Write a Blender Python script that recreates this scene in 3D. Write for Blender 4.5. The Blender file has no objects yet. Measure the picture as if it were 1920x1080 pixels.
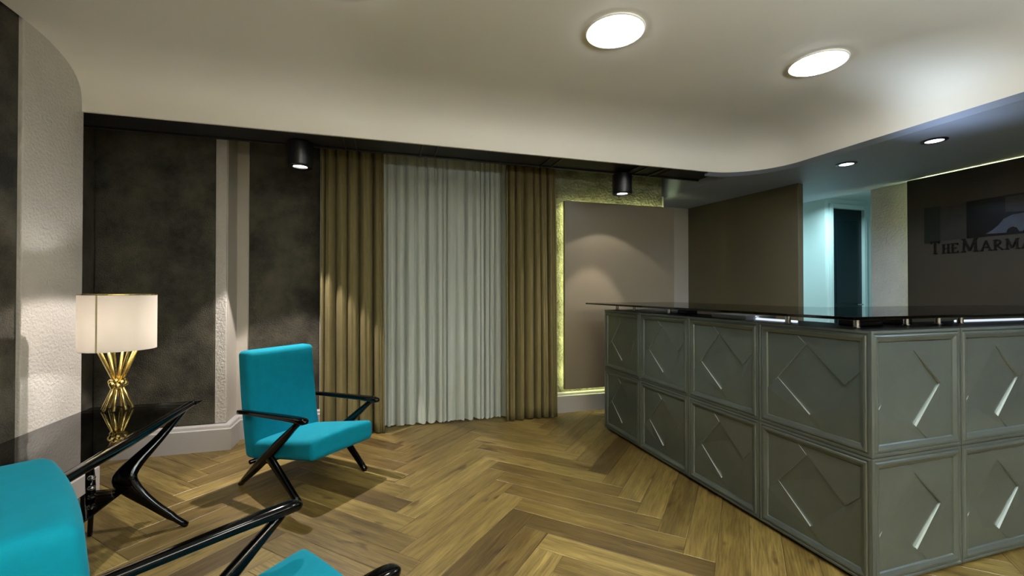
import bpy, bmesh, math, random
from mathutils import Vector, Matrix, noise
R = math.radians
PI = math.pi
random.seed(7)
sc = bpy.context.scene
COL = sc.collection

# ---------------------------------------------------------------- camera, world, exposure
F_PX, YAW, PITCH, EYE = 812.0, 16.75, 0.5, 1.25
cam = bpy.data.cameras.new('camera')
cam_o = bpy.data.objects.new('camera', cam); COL.objects.link(cam_o)
cam.sensor_width = 36.0; cam.lens = F_PX / 1920.0 * 36.0
cam.clip_start = 0.02
cam_o.location = (0, 0, EYE)
cam_o.rotation_euler = (R(90 + PITCH), 0, R(-YAW))
sc.camera = cam_o
w = bpy.data.worlds.new('world'); sc.world = w; w.use_nodes = True
w.node_tree.nodes['Background'].inputs[0].default_value = (0.5, 0.55, 0.6, 1)
w.node_tree.nodes['Background'].inputs[1].default_value = 0.02
vs = sc.view_settings
vs.view_transform = 'Standard'; vs.look = 'None'; vs.gamma = 1.0; vs.use_curve_mapping = False
vs.exposure = 0.0
sc.cycles.caustics_reflective = False; sc.cycles.caustics_refractive = False
sc.cycles.sample_clamp_indirect = 10.0

def lin(c):
    return tuple(((v/255)/12.92 if v/255 <= .04045 else ((v/255+.055)/1.055)**2.4) for v in c)

def area(name, loc, energy, color, size, rot=(0, 0, 0), size_y=None, spread=180, shape=None):
    l = bpy.data.lights.new(name, 'AREA'); l.energy = energy; l.color = color
    l.shape = shape or ('RECTANGLE' if size_y else 'DISK'); l.size = size
    if size_y: l.size_y = size_y
    l.spread = R(spread)
    o = bpy.data.objects.new(name, l); COL.objects.link(o); o.location = loc; o.rotation_euler = rot
    return o
def spot(name, loc, target, energy, color, angle, blend, radius):
    l = bpy.data.lights.new(name, 'SPOT'); l.energy = energy; l.color = color
    l.spot_size = R(angle); l.spot_blend = blend; l.shadow_soft_size = radius
    o = bpy.data.objects.new(name, l); COL.objects.link(o); o.location = loc
    d = Vector(target) - Vector(loc)
    o.rotation_euler = d.to_track_quat('-Z', 'Y').to_euler()
    return o

# room dimensions
XL = -1.75      # left wall
XT = 3.38       # right edge of the raised ceiling tray
XR = 4.86       # signboard wall
YT = 3.27       # far edge of the tray
YB = 4.20       # back wall
YN = -2.4       # wall behind the camera
ZC, ZE, ZL = 2.64, 2.35, 2.33   # tray ceiling, tray edge, lower ceiling
DOWN_XY = [(-0.17, 2.0), (1.187, 2.04), (2.532, 1.972), (-0.17, 0.3), (1.187, 0.3), (2.532, 0.3), (-0.17, -1.4), (1.187, -1.4), (2.532, -1.4)]  # only the pair over the desk side is seen; the rest are added fill
UP = (205, 215)
SPOTS = [(-0.602, 3.65), (2.198, 3.65)]
SPOT_Z = (2.207, 2.181)
LOW_XY = [(3.751, 2.676), (3.77, 2.079)]
LOW_HID = [(3.78, 1.2), (3.78, 0.3)]
for i, (x, y) in enumerate(DOWN_XY):
    e = {0: .5, 1: 6, 2: 8, 3: 1, 6: 4}.get(i, 6)
    area('downlight_beam', (x, y, ZC - .05), e, (1.0, .97, .78), .2, spread=125)
for (x, y), z, core, spill, e1, e2, a1, a2, b2 in zip(SPOTS, SPOT_Z, ((-.50, 3.42, 0), (1.95, 3.86, 0)), ((-.80, 3.02, 0), (2.198, 3.65, 0)), (140, 60), (180, 16), (42, 58), (86, 110), (.10, .12)):
    spot('spot_beam_core', (x, y, z-.012), core, e1, (1.0, .86, .77), a1, .30, .025)
    spot('spot_beam_spill', (x, y, z-.012), spill, e2, (1.0, .90, .85), a2, b2, .02)
for (x, y) in LOW_XY + LOW_HID:
    area('small_downlight_beam', (x, y, ZL - .02), 9, (.50, .68, 1.0), .06, spread=150)

# ---------------------------------------------------------------- materials
MATS = {}
def mat(name, rgb, rough=.6, metal=0.0, noise_amt=0.0, scale=8.0, bump=0.0, bscale=60.0, spec=.5, coat=0.0, dist=.01,
        sheen=0.0, detail=6.0, stretch=None, rgb2=None, rvar=0.0, contrast=(.35, .65)):
    m = bpy.data.materials.new(name); m.use_nodes = True; MATS[name] = m
    nt = m.node_tree; b = nt.nodes['Principled BSDF']
    c = lin(rgb)
    b.inputs['Base Color'].default_value = (*c, 1)
    b.inputs['Roughness'].default_value = rough; b.inputs['Metallic'].default_value = metal
    b.inputs['Specular IOR Level'].default_value = spec
    b.inputs['Coat Weight'].default_value = coat; b.inputs['Coat Roughness'].default_value = .05
    if sheen:
        b.inputs['Sheen Weight'].default_value = sheen; b.inputs['Sheen Roughness'].default_value = .4
        b.inputs['Sheen Tint'].default_value = (*[min(1, v*1.6+.1) for v in c], 1)
    tc = nt.nodes.new('ShaderNodeTexCoord'); mp = nt.nodes.new('ShaderNodeMapping')
    nt.links.new(tc.outputs['Object'], mp.inputs[0])
    if stretch: mp.inputs['Scale'].default_value = stretch
    if noise_amt or rgb2:
        n = nt.nodes.new('ShaderNodeTexNoise'); n.inputs['Scale'].default_value = scale; n.inputs['Detail'].default_value = detail
        n.inputs['Roughness'].default_value = .65
        nt.links.new(mp.outputs[0], n.inputs[0])
        r = nt.nodes.new('ShaderNodeValToRGB')
        c2 = lin(rgb2) if rgb2 else tuple(v*(1-noise_amt) for v in c)
        r.color_ramp.elements[0].position = contrast[0]; r.color_ramp.elements[1].position = contrast[1]
        r.color_ramp.elements[0].color = (*c2, 1); r.color_ramp.elements[1].color = (*c, 1)
        nt.links.new(n.outputs[0], r.inputs[0]); nt.links.new(r.outputs[0], b.inputs['Base Color'])
        if rvar:
            mr = nt.nodes.new('ShaderNodeMapRange'); mr.inputs['To Min'].default_value = rough - rvar; mr.inputs['To Max'].default_value = rough + rvar
            mr.inputs['From Min'].default_value = .3; mr.inputs['From Max'].default_value = .7
            nt.links.new(n.outputs[0], mr.inputs[0]); nt.links.new(mr.outputs[0], b.inputs['Roughness'])
    if bump:
        n2 = nt.nodes.new('ShaderNodeTexNoise'); n2.inputs['Scale'].default_value = bscale; n2.inputs['Detail'].default_value = 4
        nt.links.new(mp.outputs[0], n2.inputs[0])
        bp = nt.nodes.new('ShaderNodeBump'); bp.inputs['Strength'].default_value = bump; bp.inputs['Distance'].default_value = dist
        nt.links.new(n2.outputs[0], bp.inputs['Height']); nt.links.new(bp.outputs[0], b.inputs['Normal'])
    return m
def emis(name, rgb, strength):
    m = bpy.data.materials.new(name); m.use_nodes = True; nt = m.node_tree
    nt.nodes.clear(); e = nt.nodes.new('ShaderNodeEmission'); o = nt.nodes.new('ShaderNodeOutputMaterial')
    e.inputs[0].default_value = (*rgb, 1); e.inputs[1].default_value = strength
    nt.links.new(e.outputs[0], o.inputs[0]); return m
def glass_mat(name, tint, ior=1.5, rough=.0):
    m = bpy.data.materials.new(name); m.use_nodes = True; nt = m.node_tree; nt.nodes.clear()
    t = nt.nodes.new('ShaderNodeBsdfTransparent'); t.inputs[0].default_value = (*tint, 1)
    g = nt.nodes.new('ShaderNodeBsdfGlossy'); g.inputs['Roughness'].default_value = rough
    f = nt.nodes.new('ShaderNodeFresnel'); f.inputs[0].default_value = ior
    x = nt.nodes.new('ShaderNodeMixShader'); o = nt.nodes.new('ShaderNodeOutputMaterial')
    nt.links.new(f.outputs[0], x.inputs[0]); nt.links.new(t.outputs[0], x.inputs[1]); nt.links.new(g.outputs[0], x.inputs[2])
    nt.links.new(x.outputs[0], o.inputs[0]); return m

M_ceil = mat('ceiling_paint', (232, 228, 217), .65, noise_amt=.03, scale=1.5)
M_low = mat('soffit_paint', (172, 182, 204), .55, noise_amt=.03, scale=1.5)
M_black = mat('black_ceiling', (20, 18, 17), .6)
M_dark = mat('dark_plaster', (84, 80, 66), .9, rgb2=(26, 25, 19), scale=3.0, bump=.7, bscale=110, dist=.009, detail=9, contrast=(.33, .66))
M_pill = mat('pillar_plaster', (196, 192, 184), .85, noise_amt=.08, scale=5, bump=.75, bscale=64, dist=.010)
M_smooth = mat('white_wall', (186, 180, 168), .7, noise_amt=.04, scale=3)
M_rough = mat('ochre_plaster', (128, 126, 104), .9, rgb2=(88, 86, 66), scale=6, bump=1.0, bscale=45, dist=.02)
M_base = mat('skirting_paint', (178, 175, 172), .45)
M_panel = mat('taupe_panel', (120, 112, 94), .32, noise_amt=.04, scale=2, bump=.03, bscale=5)
M_panelb = mat('brown_panel', (98, 90, 68), .3, noise_amt=.05, scale=2)
M_metal = mat('aged_pewter', (112, 121, 118), .31, metal=.7, noise_amt=.14, scale=3, detail=3, rvar=.03)
M_edge = mat('lit_edge', (190, 198, 196), .35, metal=.6)  # paler metal for relief step walls: their lit slash put into the colour
M_metal_d = mat('dark_metal', (44, 46, 46), .4, metal=.6)
M_steel = mat('steel', (190, 190, 188), .18, metal=1.0)
M_lacq = mat('black_lacquer', (3, 3, 4), .08, spec=.32)
M_teal = mat('teal_velvet', (0, 114, 134), .85, noise_amt=.1, scale=14, bump=.12, bscale=350, dist=.002, spec=.12, sheen=.28)
M_brass = mat('brass', (238, 214, 140), .2, metal=1.0)
M_tan = mat('tan_curtain', (108, 98, 60), .85, noise_amt=.08, scale=20, bump=.15, bscale=300, dist=.002, sheen=.2)
M_paper = mat('white_paper', (225, 228, 232), .6)
M_plastic = mat('black_plastic', (16, 16, 18), .35)
M_teal_wall = mat('corridor_paint', (205, 214, 212), .6)
M_door = mat('dark_door', (9, 24, 29), .3)
M_window = mat('window_frame_paint', (160, 160, 158), .4)
M_sign = mat('sign_board_brown', (58, 52, 41), .3, noise_amt=.05, scale=2)
M_letter = mat('bronze_letter', (34, 28, 21), .35, metal=.7)
M_disc = emis('lamp_disc', (1, .98, .95), 30)
M_disc_s = emis('small_lamp_disc', (.85, .9, 1), 5)
M_disc_t = emis('spot_disc', (1, .97, .93), 12)
M_led = emis('led_yellow', (.92, 1.0, .46), 26.0)
M_tube = emis('tube_white', (.8, .9, 1), 1.0)
M_glass = glass_mat('smoked_glass', (.25, .26, .27), 1.52)
M_tglass = glass_mat('table_glass', (.85, .86, .86), 1.9)
M_wglass = glass_mat('window_glass', (.6, .62, .65), 1.5)

# sheer fabric: diffuse + translucent
m = bpy.data.materials.new('sheer_fabric'); m.use_nodes = True; nt = m.node_tree; nt.nodes.clear()
d = nt.nodes.new('ShaderNodeBsdfDiffuse'); d.inputs[0].default_value = (*lin((220, 228, 219)), 1)
t = nt.nodes.new('ShaderNodeBsdfTranslucent'); t.inputs[0].default_value = (*lin((190, 194, 198)), 1)
x = nt.nodes.new('ShaderNodeMixShader'); x.inputs[0].default_value = .25
tr = nt.nodes.new('ShaderNodeBsdfTransparent'); x2 = nt.nodes.new('ShaderNodeMixShader'); x2.inputs[0].default_value = .08
o = nt.nodes.new('ShaderNodeOutputMaterial')
nt.links.new(d.outputs[0], x.inputs[1]); nt.links.new(t.outputs[0], x.inputs[2])
nt.links.new(x.outputs[0], x2.inputs[1]); nt.links.new(tr.outputs[0], x2.inputs[2]); nt.links.new(x2.outputs[0], o.inputs[0])
M_sheer = m
# lamp shade fabric
m = bpy.data.materials.new('shade_fabric'); m.use_nodes = True; nt = m.node_tree; nt.nodes.clear()
d = nt.nodes.new('ShaderNodeBsdfDiffuse'); d.inputs[0].default_value = (.62, .59, .54, 1)
t = nt.nodes.new('ShaderNodeBsdfTranslucent'); t.inputs[0].default_value = (.66, .62, .56, 1)
x = nt.nodes.new('ShaderNodeMixShader'); x.inputs[0].default_value = .5
o = nt.nodes.new('ShaderNodeOutputMaterial')
nt.links.new(d.outputs[0], x.inputs[1]); nt.links.new(t.outputs[0], x.inputs[2]); nt.links.new(x.outputs[0], o.inputs[0])
M_shade = m

# oak: plank tint from attribute, grain from uv
m = bpy.data.materials.new('oak_planks'); m.use_nodes = True; nt = m.node_tree; b = nt.nodes['Principled BSDF']; M_oak = m
at = nt.nodes.new('ShaderNodeAttribute'); at.attribute_name = 'plank'
uv = nt.nodes.new('ShaderNodeUVMap'); uv.uv_map = 'grain'
mp = nt.nodes.new('ShaderNodeMapping'); mp.inputs['Scale'].default_value = (1.6, 16, 1); nt.links.new(uv.outputs[0], mp.inputs[0])
n1 = nt.nodes.new('ShaderNodeTexNoise'); n1.inputs['Scale'].default_value = 1.6; n1.inputs['Detail'].default_value = 8; n1.inputs['Distortion'].default_value = .6
nt.links.new(mp.outputs[0], n1.inputs[0])
mp2 = nt.nodes.new('ShaderNodeMapping'); mp2.inputs['Scale'].default_value = (5, 90, 1); nt.links.new(uv.outputs[0], mp2.inputs[0])
n2 = nt.nodes.new('ShaderNodeTexNoise'); n2.inputs['Scale'].default_value = 1.5; n2.inputs['Detail'].default_value = 4; nt.links.new(mp2.outputs[0], n2.inputs[0])
mp3 = nt.nodes.new('ShaderNodeMapping'); mp3.inputs['Scale'].default_value = (2.2, 6.5, 1); nt.links.new(uv.outputs[0], mp3.inputs[0])
n3 = nt.nodes.new('ShaderNodeTexNoise'); n3.inputs['Scale'].default_value = 1.7; n3.inputs['Detail'].default_value = 2; nt.links.new(mp3.outputs[0], n3.inputs[0])
r1 = nt.nodes.new('ShaderNodeValToRGB'); e = r1.color_ramp.elements
e[0].position = 0; e[0].color = (*lin((90, 74, 38)), 1); e[1].position = 1; e[1].color = (*lin((150, 133, 77)), 1)
k = e.new(.5); k.color = (*lin((120, 103, 55)), 1)
nt.links.new(at.outputs['Fac'], r1.inputs[0])
def mixn(kind, fac):
    q = nt.nodes.new('ShaderNodeMix'); q.data_type = 'RGBA'; q.blend_type = kind; q.inputs[0].default_value = fac; return q
r2 = nt.nodes.new('ShaderNodeValToRGB'); r2.color_ramp.elements[0].position = .3; r2.color_ramp.elements[1].position = .68
r2.color_ramp.elements[0].color = (.36, .31, .25, 1); r2.color_ramp.elements[1].color = (1, 1, 1, 1); nt.links.new(n1.outputs[0], r2.inputs[0])
q1 = mixn('MULTIPLY', .8); nt.links.new(r1.outputs[0], q1.inputs[6]); nt.links.new(r2.outputs[0], q1.inputs[7])
r3 = nt.nodes.new('ShaderNodeValToRGB'); r3.color_ramp.elements[0].position = .32; r3.color_ramp.elements[1].position = .6
r3.color_ramp.elements[0].color = (.5, .45, .38, 1); r3.color_ramp.elements[1].color = (1, 1, 1, 1); nt.links.new(n2.outputs[0], r3.inputs[0])
q2 = mixn('MULTIPLY', .85); nt.links.new(q1.outputs[2], q2.inputs[6]); nt.links.new(r3.outputs[0], q2.inputs[7])
r4 = nt.nodes.new('ShaderNodeValToRGB'); r4.color_ramp.elements[0].position = .29; r4.color_ramp.elements[1].position = .36
r4.color_ramp.elements[0].color = (.25, .18, .12, 1); r4.color_ramp.elements[1].color = (1, 1, 1, 1); nt.links.new(n3.outputs[0], r4.inputs[0])
q3 = mixn('MULTIPLY', .8); nt.links.new(q2.outputs[2], q3.inputs[6]); nt.links.new(r4.outputs[0], q3.inputs[7])
nt.links.new(q3.outputs[2], b.inputs['Base Color'])
b.inputs['Roughness'].default_value = .42; b.inputs['Specular IOR Level'].default_value = .45
bp = nt.nodes.new('ShaderNodeBump'); bp.inputs['Strength'].default_value = .35; bp.inputs['Distance'].default_value = .002
nt.links.new(n2.outputs[0], bp.inputs['Height']); nt.links.new(bp.outputs[0], b.inputs['Normal'])
M_gap = mat('floor_gap', (40, 30, 18), .8)

# ---------------------------------------------------------------- mesh helpers
def BM(): return bmesh.new()
def obj(name, bm, m, parent=None, smooth=False, loc=None, bevel=0.0, segs=2, auto=None):
    bmesh.ops.recalc_face_normals(bm, faces=bm.faces)
    me = bpy.data.meshes.new(name); bm.to_mesh(me); bm.free()
    o = bpy.data.objects.new(name, me); COL.objects.link(o); me.materials.append(m)
    if smooth:
        for p in me.polygons: p.use_smooth = True
        if auto: me.set_sharp_from_angle(angle=R(auto))
    if parent: o.parent = parent
    if loc: o.location = loc
    if bevel:
        md = o.modifiers.new('bevel', 'BEVEL'); md.width = bevel; md.segments = segs; md.limit_method = 'ANGLE'; md.angle_limit = R(40)
    return o
def tag(o, label, cat, group=None, kind=None):
    if label: o['label'] = label
    if cat: o['category'] = cat
    if group: o['group'] = group
    if kind: o['kind'] = kind
    return o
def thing(name, label, cat, loc=(0, 0, 0), rz=0, group=None):
    o = bpy.data.objects.new(name, None); COL.objects.link(o); o.empty_display_size = .1
    o.location = loc; o.rotation_euler = (0, 0, rz); return tag(o, label, cat, group)
def struct(name, bm, m, **k):
    o = obj(name, bm, m, **k)
    if not k.get('parent'): o['kind'] = 'structure'
    return o
def box(bm, x0, x1, y0, y1, z0, z1):
    v = [bm.verts.new(p) for p in ((x0, y0, z0), (x1, y0, z0), (x1, y1, z0), (x0, y1, z0), (x0, y0, z1), (x1, y0, z1), (x1, y1, z1), (x0, y1, z1))]
    for f in ((3, 2, 1, 0), (4, 5, 6, 7), (0, 1, 5, 4), (1, 2, 6, 5), (2, 3, 7, 6), (3, 0, 4, 7)): bm.faces.new([v[i] for i in f])
    return v
def prism(bm, pts, axis, a, b):
    """polygon pts (2D) extruded along axis from a to b"""
    def P(p, t):
        return {'x': (t, p[0], p[1]), 'y': (p[0], t, p[1]), 'z': (p[0], p[1], t)}[axis]
    A = [bm.verts.new(P(p, a)) for p in pts]; B = [bm.verts.new(P(p, b)) for p in pts]
    bm.faces.new(A[::-1]); bm.faces.new(B); n = len(pts)
    for i in range(n): bm.faces.new((A[i], A[(i+1) % n], B[(i+1) % n], B[i]))
def cyl(bm, c, r, z0, z1, n=32, r1=None, caps=True):
    r1 = r if r1 is None else r1
    A = [bm.verts.new((c[0]+r*math.cos(2*PI*i/n), c[1]+r*math.sin(2*PI*i/n), z0)) for i in range(n)]
    B = [bm.verts.new((c[0]+r1*math.cos(2*PI*i/n), c[1]+r1*math.sin(2*PI*i/n), z1)) for i in range(n)]
    for i in range(n): bm.faces.new((A[i], A[(i+1) % n], B[(i+1) % n], B[i]))
    if caps: bm.faces.new(A[::-1]); bm.faces.new(B)
def lathe(bm, prof, c=(0, 0, 0), n=40, closed=False):
    rings = []
    for r, z in prof:
        if r < 1e-6: rings.append([bm.verts.new((c[0], c[1], c[2]+z))])
        else: rings.append([bm.verts.new((c[0]+r*math.cos(2*PI*i/n), c[1]+r*math.sin(2*PI*i/n), c[2]+z)) for i in range(n)])
    prs = list(zip(rings, rings[1:])) + ([(rings[-1], rings[0])] if closed else [])
    for A, B in prs:
        for i in range(n):
            j = (i+1) % n
            if len(A) == 1 and len(B) == 1: continue
            if len(A) == 1: bm.faces.new((A[0], B[j], B[i]))
            elif len(B) == 1: bm.faces.new((A[i], A[j], B[0]))
            else: bm.faces.new((A[i], A[j], B[j], B[i]))
def catmull(pts, sub):
    P = [Vector(p) for p in pts]; out = []
    for i in range(len(P)-1):
        p0 = P[i-1] if i else P[0]*2-P[1]; p1, p2 = P[i], P[i+1]; p3 = P[i+2] if i+2 < len(P) else P[-1]*2-P[-2]
        for s in range(sub):
            t = s/sub; out.append(.5*((2*p1)+(p2-p0)*t+(2*p0-5*p1+4*p2-p3)*t*t+(3*p1-p0-3*p2+p3)*t**3))
    out.append(P[-1]); return out
def sweep(bm, pts, rad, n=14, up=(0, 0, 1), power=2.0, cap=True):
    """superelliptic section swept along pts; rad = list of (side, up) half sizes"""
    P = [Vector(p) for p in pts]; up = Vector(up); rings = []
    for i, p in enumerate(P):
        d = (P[min(i+1, len(P)-1)] - P[max(i-1, 0)]).normalized()
        s = d.cross(up)
        if s.length < 1e-4: s = d.cross(Vector((1, 0, 0)))
        s.normalize(); u = s.cross(d).normalized(); a, b = rad[i]
        ring = []
        for k in range(n):
            t = 2*PI*(k+.5)/n; c, q = math.cos(t), math.sin(t)
            ring.append(bm.verts.new(p + s*a*math.copysign(abs(c)**(2/power), c) + u*b*math.copysign(abs(q)**(2/power), q)))
        rings.append(ring)
    for A, B in zip(rings, rings[1:]):
        for i in range(n): bm.faces.new((A[i], A[(i+1) % n], B[(i+1) % n], B[i]))
    if cap:
        for ring, e, o in ((rings[0], 0, 1), (rings[-1], -1, -2)):
            q = P[e] + (P[e]-P[o]).normalized()*min(rad[e])*.6
            cv = bm.verts.new(q)
            for i in range(n): bm.faces.new((ring[i], ring[(i+1) % n], cv))
def rbox(bm, h, r, deform=None, m=6, k=4):
    """rounded box with half sizes h, corner radius r, optional point deform"""
    def cs(H):
        return [-H + r*(1-math.cos(i/k*PI/2)) * 1.0 for i in range(k)] + [-(H-r) + 2*(H-r)*i/m for i in range(m+1)] + [H - r*(1-math.cos(i/k*PI/2)) for i in range(k-1, -1, -1)]
    C = [cs(v) for v in h]; cache = {}
    def V(p):
        key = tuple(round(v, 6) for v in p)
        if key not in cache:
            inner = Vector([max(-(h[i]-r), min(h[i]-r, p[i])) for i in range(3)]); d = Vector(p)-inner
            q = inner + (d.normalized()*r if d.length > 1e-9 else d)
            cache[key] = bm.verts.new(deform(q) if deform else q)
        return cache[key]
    for ax in range(3):
        a, b = [i for i in range(3) if i != ax]
        for s in (-1, 1):
            for i in range(len(C[a])-1):
                for j in range(len(C[b])-1):
                    q = []
                    for (ii, jj) in ((i, j), (i+1, j), (i+1, j+1), (i, j+1)):
                        p = [0, 0, 0]; p[ax] = s*h[ax]; p[a] = C[a][ii]; p[b] = C[b][jj]; q.append(V(p))
                    if len(set(q)) == 4:
                        try: bm.faces.new(q)
                        except ValueError: pass

# ---------------------------------------------------------------- floor (herringbone, one mesh)
bm = BM(); W, L = .141, .92
uvl = bm.loops.layers.uv.new('grain'); pl = bm.loops.layers.float.new('plank')
OX, OY = .83 - L/math.sqrt(2), 0.06
S2 = math.sqrt(.5)
def w2(u, v): return (OX + (u-v)*S2, OY + (u+v)*S2)
def plank(u0, u1, v0, v1, along):
    cx, cy = w2((u0+u1)/2, (v0+v1)/2)
    if not (-2.2 < cx < 7.1 and YN-.3 < cy < 5.6): return
    if cx > 5.4 and cy < 3: return
    g, d = .0004, .0030
    o = [(u0+g, v0+g), (u1-g, v0+g), (u1-g, v1-g), (u0+g, v1-g)]; i_ = [(u0+d, v0+d), (u1-d, v0+d), (u1-d, v1-d), (u0+d, v1-d)]
    dz = random.uniform(-.0005, .0)
    O = [bm.verts.new((*w2(*p), -.0022)) for p in o]; I = [bm.verts.new((*w2(*p), dz)) for p in i_]
    fs = [bm.faces.new(I)] + [bm.faces.new((O[k], O[(k+1) % 4], I[(k+1) % 4], I[k])) for k in range(4)]
    rnd = min(1, max(0, random.gauss(.5, .27))); ou, ov = random.uniform(0, 50), random.uniform(0, 50)
    for f in fs:
        for lp in f.loops:
            x, y = lp.vert.co.x-OX, lp.vert.co.y-OY; u, v = (x+y)*S2, (y-x)*S2
            lp[uvl].uv = ((u+ou, v+ov) if along else (v+ou, u+ov)); lp[pl] = rnd
for T in range(-12, 13):
    for i in range(-60, 70):
        a = i*W + T*L; c = i*W - T*L
        plank(a, a+L, c, c+W, True)
        plank(a+L, a+L+W, c+W-L, c+W, False)
fl = struct('floor', bm, M_oak)
bm = BM(); box(bm, -2.4, 7.4, YN-.1, 5.8, -.10, -.0021); struct('floor_base', bm, M_gap)

# ---------------------------------------------------------------- ceiling tray
RC, DM = .50, .47
def path(d):
    p = [(XL, YT-d)]
    cx, cy, r = XT-RC, YT-RC, RC-d
    p += [(XL + (cx-XL)*i/20, YT-d) for i in range(1, 20)]
    p += [(cx + r*math.sin(PI/2*i/24), cy + r*math.cos(PI/2*i/24)) for i in range(25)]
    p += [(XT-d, cy + (YN-cy)*i/20) for i in range(1, 21)]
    return p
bm = BM(); rings = []
NS = 26
for s in range(NS+1):
    t = s/NS*PI/2; d = DM*(1-math.cos(t))**1.35; z = ZE + (ZC-ZE)*math.sin(t)**.85
    rings.append([bm.verts.new((x, y, z)) for x, y in path(d)])
for A, B in zip(rings, rings[1:]):
    for i in range(len(A)-1): bm.faces.new((A[i], A[i+1], B[i+1], B[i]))
inn = rings[-1]
low = [bm.verts.new((v.co.x, YN, ZC)) for v in inn[:45]]
for i in range(44):
    bm.faces.new((inn[i], inn[i+1], low[i+1], low[i]))
right = inn[44:]
bm.faces.new([low[44]] + right) if len(right) > 2 else None
ce = obj('ceiling', bm, M_ceil, smooth=True, auto=60); ce['kind'] = 'structure'
for p in ce.data.polygons:
    if all(abs(ce.data.vertices[i].co.z - ZC) < 1e-4 for i in p.vertices): p.use_smooth = False
# outer lip of tray at far side and lower ceiling on the right
bm = BM()
lip = path(0.0)[20:]; lip2 = path(-.07)[20:]
A = [bm.verts.new((x, y, ZE)) for x, y in lip]; B = [bm.verts.new((x, y, ZL)) for x, y in lip2]
for i in range(len(A)-1): bm.faces.new((A[i], A[i+1], B[i+1], B[i]))
n = len(B)
far = []
for v in B:
    far.append(bm.verts.new((4.98, v.co.y, ZL)))
for i in range(n-1):
    bm.faces.new((B[i], B[i+1], far[i+1], far[i]))
x1 = 3.12; yf = B[0].co.y
p0 = bm.verts.new((x1, yf, ZL)); p1 = bm.verts.new((x1, 4.76, ZL)); p2 = bm.verts.new((4.90, 4.76, ZL)); p3 = bm.verts.new((4.90, 3.96, ZL)); p4 = bm.verts.new((4.98, 3.32, ZL))
bm.faces.new([p0, p1, p2, p3, p4, far[0]])
q0 = bm.verts.new((x1, yf, ZE)); q00 = bm.verts.new((B[0].co.x, yf, ZE))
bm.faces.new((B[0], p0, q0, q00)); bm.faces.new((A[0], B[0], q00))
u0 = bm.verts.new((x1, yf, 2.75)); u1 = bm.verts.new((x1, 4.76, 2.75)); bm.faces.new((p0, p1, u1, u0))
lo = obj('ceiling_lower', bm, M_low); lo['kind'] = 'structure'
bm = BM(); box(bm, XL, XT-RC, YT+.001, YT+.02, ZE, 2.42); struct('trim_1', bm, M_ceil)
# black void above the spots and the curtains
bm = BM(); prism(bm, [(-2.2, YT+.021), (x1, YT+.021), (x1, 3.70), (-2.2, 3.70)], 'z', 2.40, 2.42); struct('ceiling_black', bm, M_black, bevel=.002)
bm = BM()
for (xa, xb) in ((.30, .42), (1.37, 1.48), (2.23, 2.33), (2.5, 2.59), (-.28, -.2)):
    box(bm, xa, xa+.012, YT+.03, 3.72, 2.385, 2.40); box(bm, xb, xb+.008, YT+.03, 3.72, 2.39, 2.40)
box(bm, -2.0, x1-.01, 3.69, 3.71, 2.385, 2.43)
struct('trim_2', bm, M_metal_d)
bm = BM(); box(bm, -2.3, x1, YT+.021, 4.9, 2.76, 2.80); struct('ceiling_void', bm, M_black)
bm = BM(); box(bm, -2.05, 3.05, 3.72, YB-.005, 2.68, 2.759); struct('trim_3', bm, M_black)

# ---------------------------------------------------------------- walls
bm = BM(); box(bm, -2.1, XL-.02, YN, 2.82, 0, 2.75); struct('wall_left', bm, M_dark)
bm = BM(); box(bm, -2.1, XL, 2.82, 3.29, 0, 2.75); struct('wall_left_pillar', bm, M_pill, bevel=.006)
bm = BM(); box(bm, -2.3, -2.06, 3.29, 4.3, 0, 2.75); struct('wall_left_niche', bm, M_dark)
bm = BM(); box(bm, -2.06, -1.19, 4.01, 4.4, 0, 2.75); struct('wall_back_left', bm, M_smooth)
bm = BM(); box(bm, -2.055, -1.275, 3.99, 4.012, .20, 2.75); struct('wall_back_left_plaster', bm, M_dark, bevel=.006)
bm = BM(); box(bm, -1.272, -1.195, 3.993, 4.012, .20, 2.75); struct('wall_back_left_strip', bm, M_pill, bevel=.004)
bm = BM(); box(bm, -1.19, 0.05, 4.24, 4.4, 0, 2.75); box(bm, 1.62, 3.03, YB, 4.4, 0, 2.75); box(bm, .05, 1.62, 4.24, 4.4, 2.5, 2.75)
struct('wall_back', bm, M_smooth)
bm = BM(); box(bm, -1.095, -.535, 4.222, 4.242, .18, 2.75); struct('wall_back_plaster', bm, M_dark, bevel=.006)
bm = BM(); box(bm, -.532, -.50, 4.215, 4.242, .0, 2.75); struct('trim_4', bm, M_pill, bevel=.004)
bm = BM(); box(bm, 1.70, 3.03, YB-.016, YB+.004, .19, 2.75); struct('wall_back_ochre', bm, M_rough, bevel=.006)
# recess to the right of the back wall and corridor
bm = BM(); box(bm, 2.9, 3.82, 4.72, 4.80, 0, 2.75); struct('wall_recess', bm, M_smooth)
bm = BM(); box(bm, 3.03, 3.06, YB, 4.72, 0, 2.33); struct('wall_recess_side', bm, M_smooth)
bm = BM()
prism(bm, [(3.81, 4.72), (3.955, 3.29), (4.03, 3.298), (3.89, 4.72)], 'z', 0, ZL); struct('wall_partition', bm, M_panelb, bevel=.003)
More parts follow.
